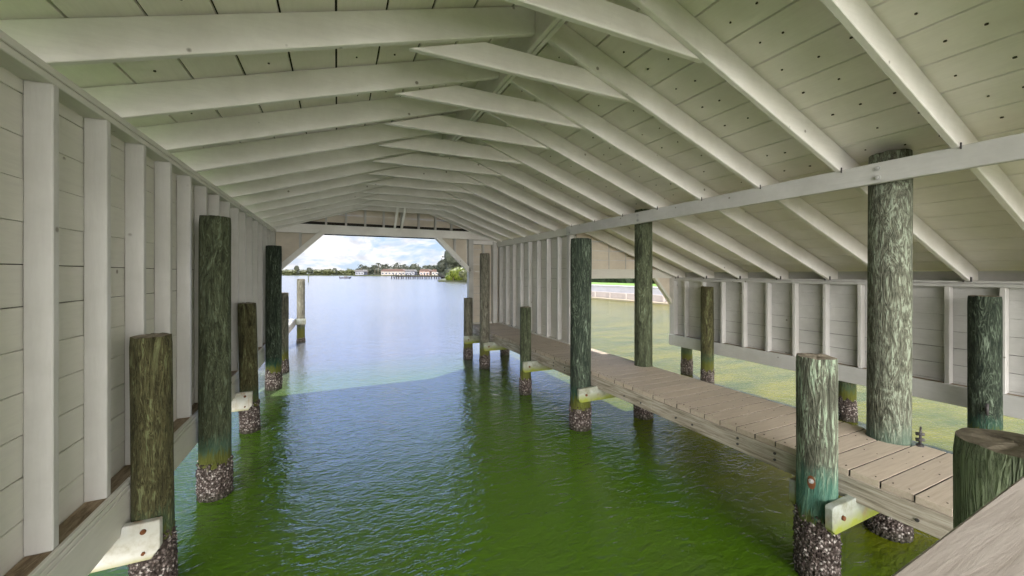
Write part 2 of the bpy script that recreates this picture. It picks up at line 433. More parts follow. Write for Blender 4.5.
rng = random.Random(11)
wl = MB()
z = .50
while z < 2.67:
    g = rng.choice((.0015, .002, .003, .006)); d = rng.uniform(0, .004)
    wl.box(-1.212, -1.19 - d, Y0, 8.95, z + g / 2, min(z + .1775, 2.715) - g / 2, .0025); z += .1775
wl.box(-1.23, -1.2125, Y0, 8.95, .45, 2.69, 0, 1)
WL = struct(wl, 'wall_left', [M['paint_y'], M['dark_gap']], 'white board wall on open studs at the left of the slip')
k = -6
while 2.298 + .4206 * k < 8.70:
    y = 2.298 + .4206 * k
    if y > Y0:
        MB().box(-1.19, -1.10, y, y + .042, .70, 2.690, .004).build('stud', M['paint_z'], WL)
    k += 1
MB().box(-1.19, -1.10, 8.76, 8.85, .70, 2.690, .004).build('stud', M['paint_z'], WL)
MB().box(-1.195, -1.10, Y0, 8.86, 2.690, 2.721, .003).box(-1.195, -1.114, Y0, 8.86, 2.7215, 2.728, 0).box(-1.195, -1.102, Y0, 8.86, 2.728, 2.762, .003).build('top_plate', M['paint_y'], WL)
MB().box(-1.19, -1.10, Y0, 8.86, .655, .70, .003).build('bottom_plate', M['ledge'], WL)
f = MB()
for a, b in ((Y0, 3.02), (3.02, 6.1), (6.1, 8.9)):
    f.box(-1.10, -1.072, a + .001, b - .001, .45, .655, .004)
    f.box(-1.099, -1.076, a + .05, b + .03, .657, .680, .003)
    f.box(-1.099, -1.080, a - .06, b - .08, .682, .706, .003)
f.build('sill_beam', M['paint_y'], WL)
for (yp, r) in ((2.92, .093), (5.50, .094)):
    y = yp - r - .045
    br = MB().prism([(-1.3, .29), (-.945, .29), (-.905, .345), (-.905, .50), (-1.068, .50), (-1.068, .445), (-1.3, .445)], y, y + .042, 'y', .004)
    brk = br.build('bracket', M['bracket'], WL)
    MB().tube((-.975, y, .455), (-.975, y - .012, .455), .013, n=10).build('bolt', M['rust'], brk)
    MB().tube((-.975, y, .335), (-.975, y - .012, .335), .009, n=6).build('bolt', M['rust'], brk)

# far gable
rng = random.Random(5)
wf = MB()
YF = 8.95
z = 2.97
while z < 3.66:
    t = min(z + .165, 3.68)
    zm = z + .02
    xa = max(-1.15, RX - (RZ + .18 - zm) / SL); xb = min(3.66, RX + (RZ + .18 - zm) / SR)
    wf.box(xa, xb, YF, YF + .02, z + .002, t - .002, .002); z = t
wf.box(-1.15, 3.66, YF + .03, YF + .05, 2.70, 2.99, 0, 1)       # slot shade painted as a dark strip above the tie
wf.prism([(-1.19, 1.90), (-1.19, 2.74), (-.22, 2.74)], YF, YF + .02, 'y', 0)
wf.prism([(2.87, 1.94), (2.05, 2.74), (2.87, 2.74)], YF, YF + .02, 'y', 0)
z = .5
while z < 2.74:
    wf.box(2.90, 3.70, YF, YF + .02, z + .002, min(z + .18, 2.76) - .002, .002); z += .18
WF = struct(wf, 'wall_far', [M['paint_tan_shade'], M['dark_gap']], 'white gable end wall around the open water entrance')
MB().box(-1.10, 3.60, 8.80, 8.85, 2.71, 2.895, .005).build('tie_beam', M['paint_rafter'], WF)
for k in range(-2, 8):
    x = .155 + .382 * k
    top = (zl(x) if x < RX else zr(x)) - .0
    if top > 2.93: MB().box(x, x + .04, 8.86, 8.95, 2.895, top + .06, .003).build('stud', M['paint_z'], WF)
for xa in (-.70, 2.53):
    MB().box(xa, xa + .04, 8.86, 8.95, 2.33 if xa < 0 else 2.36, 2.72, .003).build('stud', M['paint_z'], WF)
def brace(x0, z0, x1, z1, wd, ya, yb, mat, parent, name='brace'):
    d = Vector((x1 - x0, z1 - z0)).normalized(); n = Vector((-d.y, d.x)) * wd
    return MB().prism([(x0, z0), (x1, z1), (x1 + n.x, z1 + n.y), (x0 + n.x, z0 + n.y)], ya, yb, 'y', .004).build(name, mat, parent)
brace(-.235, 2.71, -1.04, 1.92, -.10, 8.79, 8.88, M['paint_rafter'], WF)
brace(2.074, 2.71, 2.88, 1.91, .10, 8.79, 8.88, M['paint_rafter'], WF)
MB().box(2.868, 2.985, 8.79, 8.94, .30, 2.71, .005).build('post', M['paint_z'], WF)
MB().box(3.49, 3.60, 8.78, 8.94, .64, 2.71, .005).build('post', M['paint_z'], WF)
MB().box(2.985, 3.49, 8.82, 8.94, 2.60, 2.70, .004).build('header', M['paint_rafter'], WF)
MB().box(3.245, 3.285, 8.86, 8.95, .68, 2.60, .003).build('stud', M['paint_z'], WF)
MB().box(2.985, 3.49, 8.86, 8.95, .64, .70, .003).build('bottom_plate', M['paint_rafter'], WF)
# two slanting struts from the tie up to the rafters
for xa, xb in ((1.14, 1.20), (1.29, 1.345)):
    MB().prism([(8.80, 2.90), (8.84, 2.90), (8.14, 3.47), (8.10, 3.44)], xa, xa + .045, 'x', .003).build('strut', M['paint_rafter'], WF)

# inner right wall behind the far half of the walkway
wi = MB(); rng = random.Random(8)
siding_x(wi, 3.692, 3.712, 5.53, 8.95, .5, 2.62, rng, .185)
WI = struct(wi, 'wall_inner', [M['paint_y'], M['dark_gap']], 'white board wall on studs along the far half of the walkway')
for k in range(0, 9):
    y = 5.545 + .385 * k
    MB().box(3.60, 3.69, y, y + (.09 if k == 0 else .042), .70, 2.545, .004).build('stud', M['paint_z'], WI)
MB().box(3.585, 3.695, 5.54, 8.80, 2.545, 2.676, .004).build('header', M['paint_y'], WI)
MB().box(3.60, 3.70, 5.54, 8.86, .645, .70, .003).build('bottom_plate', M['paint_y'], WI)

# low outer right wall
wr = MB(); rng = random.Random(21)
siding_x(wr, 6.012, 6.032, Y0, 5.56, .55, 1.80, rng, .178)
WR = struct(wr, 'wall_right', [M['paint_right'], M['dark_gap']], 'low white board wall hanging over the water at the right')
k = -4
while 1.415 + .3775 * k < 5.3:
    y = 1.415 + .3775 * k
    if y > Y0: MB().box(5.92, 6.01, y, y + .04, .71, 1.747, .004).build('stud', M['paint_z'], WR)
    k += 1
MB().box(5.91, 6.012, Y0, 5.54, 1.747, 1.783, .003).box(5.925, 6.012, Y0, 5.54, 1.786, 1.81, .003).build('top_plate', M['paint_right'], WR)
MB().box(5.885, 5.935, Y0, 5.56, .506, .71, .005).build('sill_beam', M['paint_right'], WR)
MB().box(5.935, 6.01, Y0, 5.56, .66, .708, .003).build('bottom_plate', M['ledge'], WR)
MB().box(5.905, 6.01, 5.45, 5.56, .71, 1.80, .005).build('post', M['paint_z'], WR)

# end gable of the right aisle
wb = MB(); YB = 5.56; z = 1.96
while z < 2.8:
    t = z + .165; xb = min(6.02, RX + (RZ + .185 - z) / SR)
    if xb > 3.75: wb.box(3.712, xb, YB, YB + .02, z + .002, t - .002, .002)
    z = t
wb.prism([(5.92, 1.28), (5.46, 1.82), (6.0, 1.82), (6.0, 1.28)], YB, YB + .02, 'y', 0)
WB = struct(wb, 'wall_back', M['paint_tan_shade'], 'small gable over the open end of the right aisle')
MB().box(3.712, 6.0, 5.50, 5.555, 1.80, 1.965, .005).build('tie_beam', M['paint_x'], WB)
for x in (4.05, 4.43, 4.81, 5.19):
    MB().box(x, x + .012, 5.545, 5.559, 1.965, zr(x) + .1, .002).build('batten', M['paint_z'], WB)
brace(5.46, 1.80, 5.915, 1.29, .055, 5.49, 5.545, M['paint_x'], WB)

# ------------------------------------------------------------------ pilings
def piling(label, x, y, r, ztop, mat, lean=(0, 0), crust=.30, detail=1, group='boathouse pilings', taper=.0, tilt=0, z0=-1.0):
    """lean = shift of the top relative to the waterline"""
    rng = random.Random(int(x * 911 + y * 377)); seg = 40 if detail else 24; rows = 46 if detail else 24
    off = Vector((rng.random() * 90, rng.random() * 90, rng.random() * 90))
    def axis(z): k = z / max(ztop, .1); return (lean[0] * k, lean[1] * k)
    bm = bmesh.new(); rings = []
    for j in range(rows + 1):
        z = z0 + (ztop - z0) * j / rows; ax, ay = axis(z); ring = []
        for i in range(seg):
            a = 2 * math.pi * i / seg; d = Vector((math.cos(a), math.sin(a), 0))
            rr = r * (1 - taper * max(z, 0) / max(ztop, .5))
            rr *= 1 + .030 * noise.noise(Vector((d.x * 2.2, d.y * 2.2, z * .9)) + off) + .020 * noise.noise(Vector((d.x * 7, d.y * 7, z * 1.6)) + off)
            zz = z
            if j == rows: rr *= .965; zz = z + tilt * d.x * r + .006 * noise.noise(d * 3 + off)
            elif j > rows - 4: zz = z + tilt * d.x * r * .5
            ring.append(bm.verts.new((ax + d.x * rr, ay + d.y * rr, zz)))
        rings.append(ring)
    for j in range(rows):
        for i in range(seg):
            f = bm.faces.new((rings[j][i], rings[j][(i + 1) % seg], rings[j + 1][(i + 1) % seg], rings[j + 1][i])); f.smooth = True
    ax, ay = axis(ztop); prev = rings[-1]
    for q in (.75, .45, .18):
        cur = [bm.verts.new((ax + (v.co.x - ax) * q / (1 if q == .75 else 1), ay + (v.co.y - ay) * q, v.co.z + .004 * rng.random() + .003)) for v in rings[-1]]
        for i in range(seg):
            f = bm.faces.new((prev[i], prev[(i + 1) % seg], cur[(i + 1) % seg], cur[i])); f.material_index = 1
        prev = cur
    f = bm.faces.new(prev); f.material_index = 1
    me = bpy.data.meshes.new('piling'); bm.to_mesh(me); bm.free(); me.materials.append(mat); me.materials.append(M['pile_top'])
    o = bpy.data.objects.new('piling', me); COL.objects.link(o); o.location = (x, y, 0); tag(o, label, 'piling', group)
    if crust:
        mb = MB(); seg2 = 60 if detail else 30; rw = 30 if detail else 12; rr0 = []
        for j in range(rw + 1):
            ring = []
            for i in range(seg2):
                a = 2 * math.pi * i / seg2; d = Vector((math.cos(a), math.sin(a), 0))
                tp = crust * (1 + .22 * noise.noise(d * 2.1 + off) + .12 * noise.noise(d * 7 + off)); z = -.35 + (tp + .35) * j / rw
                ax, ay = axis(z); k = j / rw
                rad = r * 1.0 + (.002 + .012 * rng.random()) * (1 if k < .85 else max(0, (1 - k) / .15)) - (.012 if j == rw else 0)
                ring.append(mb.bm.verts.new((ax + d.x * rad, ay + d.y * rad, z + .006 * rng.uniform(-1, 1))))
            rr0.append(ring)
        for j in range(rw):
            for i in range(seg2):
                mb.bm.faces.new((rr0[j][i], rr0[j][(i + 1) % seg2], rr0[j + 1][(i + 1) % seg2], rr0[j + 1][i]))
        if detail:
            for _ in range(420):
                a = rng.random() * 6.283; z = rng.uniform(.0, crust * 1.08); ax, ay = axis(z); d = Vector((math.cos(a), math.sin(a), 0))
                p = Vector((ax, ay, z)) + d * (r * 1.0 + .002); s = rng.uniform(.005, .011)
                mb.tube(p, p + d * rng.uniform(.008, .016) + Vector((0, 0, rng.uniform(-.006, .006))), s, s * .45, n=5)
        mb.build('barnacle_crust', M['crust'], o)
    return o

def rusty_bolt(o, ang, r, z, s=.02, streak=True):
    d = Vector((math.cos(ang), math.sin(ang), 0)); p = d * (r * 1.01) + Vector((0, 0, z))
    b = MB().tube(p - d * .01, p + d * .006, s, n=14).tube(p + d * .006, p + d * .02, s * .55, n=6).build('bolt', M['galv'], o)
    b['label'] = 'galvanised bolt head'
    if streak:
        mb = MB(); t = Vector((-d.y, d.x, 0)); ring = []
        pts = []
        for i in range(16):
            a = 2 * math.pi * i / 16; u = s * 1.5 * math.cos(a); v = s * 3.0 * math.sin(a) - s * .6
            ang2 = ang + u / r
            pts.append(mb.bm.verts.new(Vector((math.cos(ang2), math.sin(ang2), 0)) * (r * 1.022) + Vector((0, 0, z + v))))
        c = mb.bm.verts.new(d * (r * 1.026) + Vector((0, 0, z)))
        for i in range(16): mb.bm.faces.new((c, pts[i], pts[(i + 1) % 16]))
        st = mb.build('rust_stain', M['rust'], o); st['label'] = 'brown rust stain'
    return o

PL = [  # left row
 ('short olive-brown piling with a flat cut top, nearest along the left wall', -.975, 2.92, .093, 1.52, 'pile_olive', (-.012, 0), .36, 1, 0),
 ('thick tall dark green piling between two short ones on the left wall', -.945, 4.03, .113, 2.365, 'pile_dark', (0, 0), .29, 1, .02),
 ('short slim brown piling leaning by a white bracket, left wall', -.950, 5.50, .094, 1.53, 'pile_olive', (-.03, 0), .34, 1, 0),
 ('tall dark piling at the far end of the left wall', -.945, 7.36, .114, 2.34, 'pile_teal', (0, 0), .34, 0, 0),
 ('short brown piling half hidden behind the far tall one on the left', -.94, 8.5, .096, 1.52, 'pile_grey', (0, 0), .3, 0, 0)]
for (lb, x, y, r, zt, mt, ln, cr, dt, tp) in PL: piling(lb, x, y, r, zt, M[mt], ln, cr, dt, 'pilings along the left wall', tp)
o = piling('grey piling standing in open water outside the left entrance corner', -.905, 12.05, .10, 1.74, M['pile_grey'], (0, 0), .16, 0, 'pilings along the left wall')
MB().box(-.24, .13, -.16, -.115, .50, .66, .004).build('crossbeam', M['cross'], o)

PR = [  # front row along the walkway
 ('short pale flaking piling with rust-stained bolt at walkway front edge', 2.73, 1.40, .104, 1.365, 'pile_pale', (0, 0), .38, 1, .0),
 ('tall black-green piling at the front edge mid walkway', 2.71, 3.94, .122, 2.31, 'pile_teal', (.012, 0), .27, 1, -.06),
 ('short dark piling before the white wall, walkway front edge', 2.70, 5.42, .088, 1.36, 'pile_dark', (0, 0), .3, 0, 0),
 ('tall slim brown piling standing in front of the far corner', 2.69, 7.23, .10, 2.29, 'pile_grey', (.0, 0), .31, 0, 0),
 ('short grey piling at the far tip of the walkway', 2.64, 8.14, .098, 1.35, 'pile_grey', (0, 0), .3, 0, 0)]
front = [piling(lb, x, y, r, zt, M[mt], ln, cr, dt, 'pilings along the walkway front', tp) for (lb, x, y, r, zt, mt, ln, cr, dt, tp) in PR]
rusty_bolt(front[0], math.atan2(-.30, -1.25), .104, .62, .014)
PBk = [
 ('thick pale-grained piling bolted to the white beam, back of the walkway', 3.665, 1.42, .119, 2.76, 'pile_swirl', (.03, .0), .34, 1),
 ('tall green piling under the white beam, back edge mid walkway', 3.68, 3.90, .112, 2.72, 'pile_dark', (0, 0), .3, 1),
 ('dark stub piling under the walkway by the far wall', 3.55, 8.2, .10, .50, 'pile_grey', (0, 0), .25, 0)]
back = [piling(lb, x, y, r, zt, M[mt], ln, cr, dt, 'pilings along the walkway back') for (lb, x, y, r, zt, mt, ln, cr, dt) in PBk]
PO = [
 ('short mossy piling before the far end of the low right wall', 5.76, 4.6, .10, 1.66, 'pile_olive', .3, 0),
 ('thick dark green piling with iron hook before the low right wall', 5.70, 1.49, .109, 1.665, 'pile_teal', .3, 1),
 ('stub piling under the far corner of the low right wall', 5.985, 5.22, .098, .50, 'pile_olive', .34, 0),
 ('mossy stub piling under the low right wall, behind the pale flaking piling', 5.985, 2.72, .09, .50, 'pile_olive', .32, 0)]
outer = [piling(lb, x, y, r, zt, M[mt], (0, 0), cr, dt, 'pilings along the low right wall') for (lb, x, y, r, zt, mt, cr, dt) in PO]
hk = outer[1]
a = math.atan2(-1.49, -5.70); d = Vector((math.cos(a + .1), math.sin(a + .1), 0)); p = d * .109 + Vector((0, 0, .60))
MB().tube(p, p + d * .03, .016, n=8).tube(p + d * .03 + Vector((0, 0, -.05)), p + d * .03 + Vector((0, 0, .06)), .012, n=8).build('hook', M['iron'], hk)
fg = piling('massive green piling cut flat at the near right corner behind the rail', 1.80, .395, .137, 1.385, M['pile_green'], (0, 0), .3, 1, 'near corner piling', tilt=.0)

# ------------------------------------------------------------------ walkway
WK = thing('walkway', 'brown plank walkway on stringers running along the slip', 'walkway', (0, 0, 0))
PITCH = .1461
yb0 = .9886 + .006 - PITCH * 6
holes = [(3.68, 1.42, .132), (3.68, 3.90, .124)]
i = 0
while yb0 + PITCH * i < 8.72:
    a = yb0 + PITCH * i + .004; b = a + PITCH - .008; i += 1
    if a < .1: continue
    xe = 3.735 if b < 5.56 else 3.595
    e1 = xe + random.uniform(-.004, .004); e0 = 2.854 + random.uniform(-.004, .004)
    pts = [(e0, a), ]
    n = 7; right = []
    for q in range(n):
        yy = a + (b - a) * q / (n - 1); xr = e1
        for (hx, hy, hr) in holes:
            if abs(yy - hy) < hr: xr = min(xr, hx - math.sqrt(hr * hr - (yy - hy) ** 2))
        right.append((xr, yy))
    if all(abs(p[0] - e1) < 1e-6 for p in right): right = [right[0], right[-1]]
    mb = MB().prism([(e0, a)] + right + [(e0, b)], .641, .68, 'z', .0015)
    for xx in (2.90, 2.905, 3.28, 3.50):
        for yy in (a + .035, b - .035):
            if random.random() < .7 and xx < min(p[0] for p in right) - .02: mb.tube((xx + random.uniform(-.006, .006), yy, .6795), (xx, yy, .6812), .004, n=6, mi=1)
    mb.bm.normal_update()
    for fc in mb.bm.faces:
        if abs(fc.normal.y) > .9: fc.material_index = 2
    mb.build('deck_board', [M['deck'], M['nail'], M['gap_shade_edge']], WK)
for (x0, x1) in ((2.845, 2.885), (3.50, 3.54)):
    st = MB()
    for a, b in ((.12, 2.9), (2.902, 5.9), (5.902, 8.70)): st.box(x0, x1, a, b, .503, .640, .004)
    sto = st.build('stringer', M['stringer'], WK)
    if x0 < 3:
        for y in (.98, 1.72, 2.0, 2.42, 2.6, 3.05, 3.3, 4.5, 4.8, 5.9):
            for zz in (.555, .60)[: random.choice((1, 2))]:
                MB().tube((x0, y, zz), (x0 - .008, y, zz), .009, n=8).build('bolt', M['iron'], sto)
for (yr, r, xs) in ((1.40, .104, 2.60), (3.94, .122, 2.58), (5.42, .09, 2.60), (7.23, .105, 2.62), (8.14, .10, 2.50)):
    for (ya, far) in ((yr - r - .046, 0), (yr + r + .004, 1)):
        x0 = xs if not far else xs + .11
        xe = 3.50 if yr in (1.40,) else 3.52
        cb = MB().prism([(x0 + .03, .365), (xe, .365), (xe, .53), (2.844, .53), (x0 + .012, .53), (x0, .518), (x0, .395)], ya, ya + .042, 'y', .004).build('crossbeam', M['cross'], WK)
        if not far:
            MB().tube((x0 + .10, ya, .45), (x0 + .10, ya - .012, .45), .014, n=10).build('bolt', M['rust'], cb)

# mooring cleat on the back edge
ct = thing('mooring_cleat', 'small dark iron cleat on walkway edge by the thick pale-grained piling', 'cleat', (3.70, 1.262, .68))
MB().tube((0, 0, 0), (0, 0, .012), .022, .020, 12).tube((0, 0, .012), (.004, -.003, .135), .009, .006, 10).build('stem', M['iron'], ct)
for z_ in (.045, .085):
    MB().tube((-.004, .02, z_ - .004), (.004, -.022, z_ + .004), .012, .010, 10).build('horn', M['iron'], ct)

# rail at the camera's dock
rl = thing('rail_cap', 'pale weathered rail board crossing the near right corner', 'rail', (.2, .238, 1.49), rz=R(1.8))
MB().box(0, 2.3, -.20, 0, -.04, 0, .005).build('rail_board', M['railcap'], rl)
MB().box(1.75, 1.84, -.15, -.06, -1.9, -.04, .004).build('post', M['railcap'], rl)

# platform outside the left entrance corner
pf = thing('side_platform', 'small pale plank platform outside the left wall end', 'platform', (0, 0, 0))
for k in range(17):
    a = 9.35 + k * .15
    MB().box(-2.2, -1.03, a, a + .143, .63, .67, .003).build('deck_board', M['paint_x'], pf)
MB().box(-1.07, -1.03, 9.35, 11.9, .47, .629, .003).build('stringer', M['stringer'], pf)
MB().box(-2.2, -2.16, 9.35, 11.9, .47, .629, .003).build('stringer', M['stringer'], pf)
for (x, y) in ((-2.1, 9.6), (-2.1, 11.7), (-1.2, 9.6)): MB().tube((x, y, -.8), (x, y, .63), .09, n=12).build('leg', M['pile_grey'], pf)

# ------------------------------------------------------------------ seawall, lawn, hedge on the right
def wall_line(t): return Vector((17.5, 34, 0)).lerp(Vector((19.4, 12, 0)), t)
sw = thing('seawall', 'pale two-tier concrete seawall along the lawn', 'seawall', (0, 0, 0))
p0, p1 = Vector((16.5, 45, 0)), Vector((20.9, -5, 0)); dirv = (p1 - p0).normalized(); nrm = Vector((-dirv.y, dirv.x, 0))
if nrm.x < 0: nrm = -nrm
def strip(mb, off0, off1, z0, z1, s0=0, s1=None, b=.01):
    L = (p1 - p0).length; s1 = L if s1 is None else s1
    q = [p0 + dirv * s0 + nrm * off0, p0 + dirv * s1 + nrm * off0, p0 + dirv * s1 + nrm * off1, p0 + dirv * s0 + nrm * off1]
    mb.prism([(v.x, v.y) for v in q], z0, z1, 'z', b); return mb
L = (p1 - p0).length
strip(MB(), .35, .75, -.5, .97).build('upper_wall', M['concrete'], sw)
strip(MB(), .30, .85, .93, 1.02, b=.02).build('coping', M['concrete'], sw)
strip(MB(), .0, .40, -.5, .52).build('lower_wall', M['concrete_low'], sw)
for k in range(24):
    strip(MB(), -.07, .02, -.3, .47, 6 + k * 1.6, 6.16 + k * 1.6, .01).build('buttress', M['concrete_low'], sw)
bch = MB(); strip(bch, -.75, .02, -.2, .10); struct(bch, 'shore_strip', M['sand'], 'pale sand at the foot of the seawall')
lw = MB()
strip(lw, .75, 9, .2, .99, b=0); struct(lw, 'lawn', M['lawn'], 'bright green lawn behind the seawall')
hg = thing('hedge', 'long dark hedge at the back of the lawn', 'hedge', (0, 0, 0))
mb = MB(); rg = random.Random(4)
for k in range(46):
    c = p0 + dirv * (8 + k * 1.15) + nrm * rg.uniform(8.4, 8.9)
    mb.blob((c.x, c.y, 1.35 + rg.uniform(-.1, .15)), (.85, .85, rg.uniform(.7, 1.0)), rg, 2, .3)
    mb.leafcloud((c.x, c.y, 1.5), (.95, .95, .9), 60, .22, rg)
mb.build('foliage', M['leaf_hedge'], hg)

# ------------------------------------------------------------------ far shore
def quad_prism(mb, pts, z0, z1): mb.prism(pts, z0, z1, 'z', 0); return mb
land = MB()
def near_far(px, d0, d1): return polar(px, d0), polar(px, d1)
a, b = polar(262, 470), polar(372, 400); c, d_ = polar(372, 620), polar(262, 620)
land.prism([a, b, c, d_], -1, .8, 'z', 0)
a, b = polar(352, 345), polar(462, 300); c, d_ = polar(500, 620), polar(352, 620)
land.prism([a, b, c, d_], -1, .9, 'z', 0)
struct(land, 'far_shore', M['land'], 'low green land across the bay')
pt = MB(); a, b = polar(438, 94), polar(560, 70); c, d_ = polar(560, 220), polar(450, 220)
pt.prism([a, b, c, d_], -1, .35, 'z', 0); struct(pt, 'near_shore', M['land'], 'low point of land right of the entrance')

def tree(label, px, depth, h, wd, mat, group, kind='round', seed=0, name=None, base=.7):
    rg = random.Random(seed * 17 + int(px * 10)); x, y = polar(px, depth)
    o = thing(name or ('palm_tree' if kind == 'palm' else 'tree'), label, 'palm' if kind == 'palm' else 'tree', (x, y, base), group, rg.random() * 6)
    if kind == 'palm':
        MB().tube((0, 0, -.3), (.15 * h * .2, 0, h * .55), .22, .18, 8).tube((.15 * h * .2, 0, h * .55), (.15 * h * .3, 0, h * .9), .18, .14, 8).build('trunk', M['bark'], o)
        mb = MB(); top = Vector((.15 * h * .3, 0, h * .9))
        for k in range(13):
            an = k * 2.4 + rg.random() * .5; el = rg.uniform(-.2, 1.0); ln = wd * rg.uniform(.8, 1.1); dv = Vector((math.cos(an), math.sin(an), 0)); prev = None
            for s in range(6):
                t = s / 5; p = top + dv * ln * t + Vector((0, 0, ln * (el * t - 1.05 * t * t))); wv = Vector((-dv.y, dv.x, 0)) * ln * .16 * (1 - abs(t - .35))
                cur = [mb.bm.verts.new(p - wv - Vector((0, 0, .25 * ln * .2))), mb.bm.verts.new(p), mb.bm.verts.new(p + wv - Vector((0, 0, .25 * ln * .2)))]
                if prev:
                    mb.bm.faces.new((prev[0], prev[1], cur[1], cur[0])); mb.bm.faces.new((prev[1], prev[2], cur[2], cur[1]))
                prev = cur
        mb.build('fronds', mat, o)
    else:
        MB().tube((0, 0, -.3), (0, 0, h * .45), .35, .22, 8).build('trunk', M['bark'], o)
        mb = MB()
        for k in range(5):
            c = (rg.uniform(-.5, .5) * wd, rg.uniform(-.5, .5) * wd, h * rg.uniform(.45, .72))
            mb.blob(c, (wd * rg.uniform(.5, .75),) * 2 + (h * .28,), rg, 2, .3)
        for k in range(3): mb.blob((rg.uniform(-.6, .6) * wd, rg.uniform(-.3, .3) * wd, h * .16), (wd * .75, wd * .6, h * .22), rg, 2, .3)
        mb.leafcloud((0, 0, h * .55), (wd * 1.05, wd * 1.05, h * .46), 260, wd * .22, rg)
        mb.build('crown', mat, o)
    return o
G1 = 'low trees on the far left shore'
for k, (px, h, wd) in enumerate(((272, 7, 6), (280, 6.5, 6), (286, 7.5, 5), (291, 6.5, 7), (297, 12.5, 3.4), (303, 7, 7), (310, 9, 3.5), (316, 7, 7), (322, 6.5, 8), (328, 7, 7), (335, 8.5, 3), (341, 6, 8), (349, 7.5, 4), (355, 6, 6))):
    tall = h > 8
    tree('taller tree rising over the low green trees of the far left shore' if tall else 'low green tree on the far left shore across the bay',
         px, 478 - (px - 262) * .636 + (k % 3) * 24, h, wd, M['leaf_dark'] if tall else M['leaf_mid'], 'taller trees on the far left shore' if tall else G1, 'round', k)
G2 = 'palms behind the far houses'
for k, (px, h) in enumerate(((361, 11), (364.5, 10), (368, 9), (375, 11), (378, 12.5), (382, 11.5), (386.5, 12), (390, 10), (395, 11), (397.5, 13), (401, 11.5), (404.5, 12), (407, 9.5), (426, 10.5), (429.5, 11), (433.5, 10.5), (437, 10))):
    tree('dark palm behind the far houses across the bay', px, 372 + (k % 4) * 9, h * 1.02, 3.6, M['leaf_dark'], G2, 'palm', k)
G3 = 'dark round trees among the far houses'
for k, (px, h, wd) in enumerate(((359, 7, 5), (366, 6.5, 6), (380, 7.5, 6), (392, 7, 6), (403, 7, 5), (423, 7, 5), (431, 6.5, 6), (441, 8, 5))):
    tree('dark leafy tree among the far houses', px, 420 + (k % 2) * 16, h * 1.1, wd, M['leaf_dark'], G3, 'round', 40 + k)
G4 = 'dark woods behind the far houses'
for k in range(26):
    px = 362 + k * 3.0
    tree('dark tree in the woods behind the far houses', px, 440 + (k % 4) * 42, 8.8 + (k * 37 % 10) * .35 + (k % 4) * .7, 4.6, M['leaf_dark'], G4, 'round', 120 + k)
tree('big round dark tree standing alone right of the far houses', 415.5, 362, 11, 5.0, M['leaf_dark'], None, 'round', 77)
tree('tall dark tree behind the bright green bush', 455, 150, 12.5, 4.4, M['leaf_dark'], None, 'round', 78, base=.3)
tree('dark green tree left of the bright bush on the point', 446, 165, 8.0, 4.2, M['leaf_dark'], None, 'round', 79, base=.3)

def bush(label, px, depth, rad, n, mat, seed, base=.3):
    rg = random.Random(seed); x, y = polar(px, depth)
    o = thing('bush', label, 'bush', (x, y, base)); mb = MB()
    for k in range(9):
        c = (rg.uniform(-.55, .55) * rad, rg.uniform(-.4, .4) * rad, rg.uniform(.25, .75) * rad)
        mb.blob(c, (rad * .42, rad * .42, rad * .36), rg, 2, .3); mb.leafcloud(c, (rad * .5, rad * .5, rad * .44), 260, rad * .085, rg)
    mb.build('foliage', mat, o)
    s = MB()
    for k in range(6):
        an = rg.random() * 6.28; s.tube((rg.uniform(-.3, .3) * rad, rg.uniform(-.3, .3) * rad, -.6), (math.cos(an) * rad * .4, math.sin(an) * rad * .4, rad * .5), .10, .05, 6)
    s.build('stems', M['bark'], o)
    return o
bush('bright yellow-green mangrove bush at the water right of the entrance', 457, 92, 3.1, 1, M['leaf_bright'], 5)
bush('smaller green bush beside the bright mangrove', 469, 84, 2.2, 1, M['leaf_mid'], 6)

def house(label, px, depth, wx, wy, h, wall, roof, rh, nwin, base=.85):
    x, y = polar(px, depth); o = thing('house', label, 'house', (x, y, base), None, -YAW)
    MB().box(-wx / 2, wx / 2, 0, wy, 0, h, .02).build('wall', wall, o)
    MB().prism([(-wx / 2 - .6, h), (wx / 2 + .6, h), (wx / 2 - wx * .12, h + rh), (-wx / 2 + wx * .12, h + rh)], -.7, wy + .7, 'y', 0).build('roof', roof, o)
    for k in range(nwin):
        u = -wx / 2 + wx * (k + .5) / nwin
        fr = MB().box(u - 1.0, u + 1.0, -.06, .05, .7, 2.4, .01).build('window', M['boat_white'], o)
        MB().box(u - .85, u + .85, -.09, -.05, .85, 2.25, .005).build('pane', M['glass'], fr)
house('low blue-grey house at the left end of the far houses', 359.5, 345, 7.5, 9, 3.2, M['house_b'], M['roofgrey'], 1.6, 3)
house('long cream house with red tile roof across the bay', 393, 338, 21, 9, 3.4, M['house_w'], M['tiles'], 2.0, 7)
house('grey-roofed house right of the long cream one', 410, 335, 8, 8, 3.2, M['house_b'], M['roofgrey'], 1.8, 3)
house('pink house near the right end of the far shore', 424.5, 325, 8.5, 8, 3.3, M['house_p'], M['tiles'], 1.8, 3)
house('cream house beside the pink one on the far shore', 436.8, 320, 8.5, 8, 3.0, M['house_w'], M['tiles'], 1.8, 3)

# far dock with pilings
x, y = polar(420, 150)
fd = thing('far_dock', 'dark low dock on many pilings before the far houses', 'dock', (x, y, 0), None, -YAW)
MB().box(-9.5, 11, -.8, .8, .70, 1.0, .02).build('deck', M['dock_wood'], fd)
rg = random.Random(9)
for k in range(24):
    u = -11 + k * .92
    MB().tube((u, rg.uniform(-1, 1), -.5), (u, rg.uniform(-1, 1), rg.uniform(1.2, 2.4)), .20, n=8).build('dock_post', M['dock_wood'], fd)
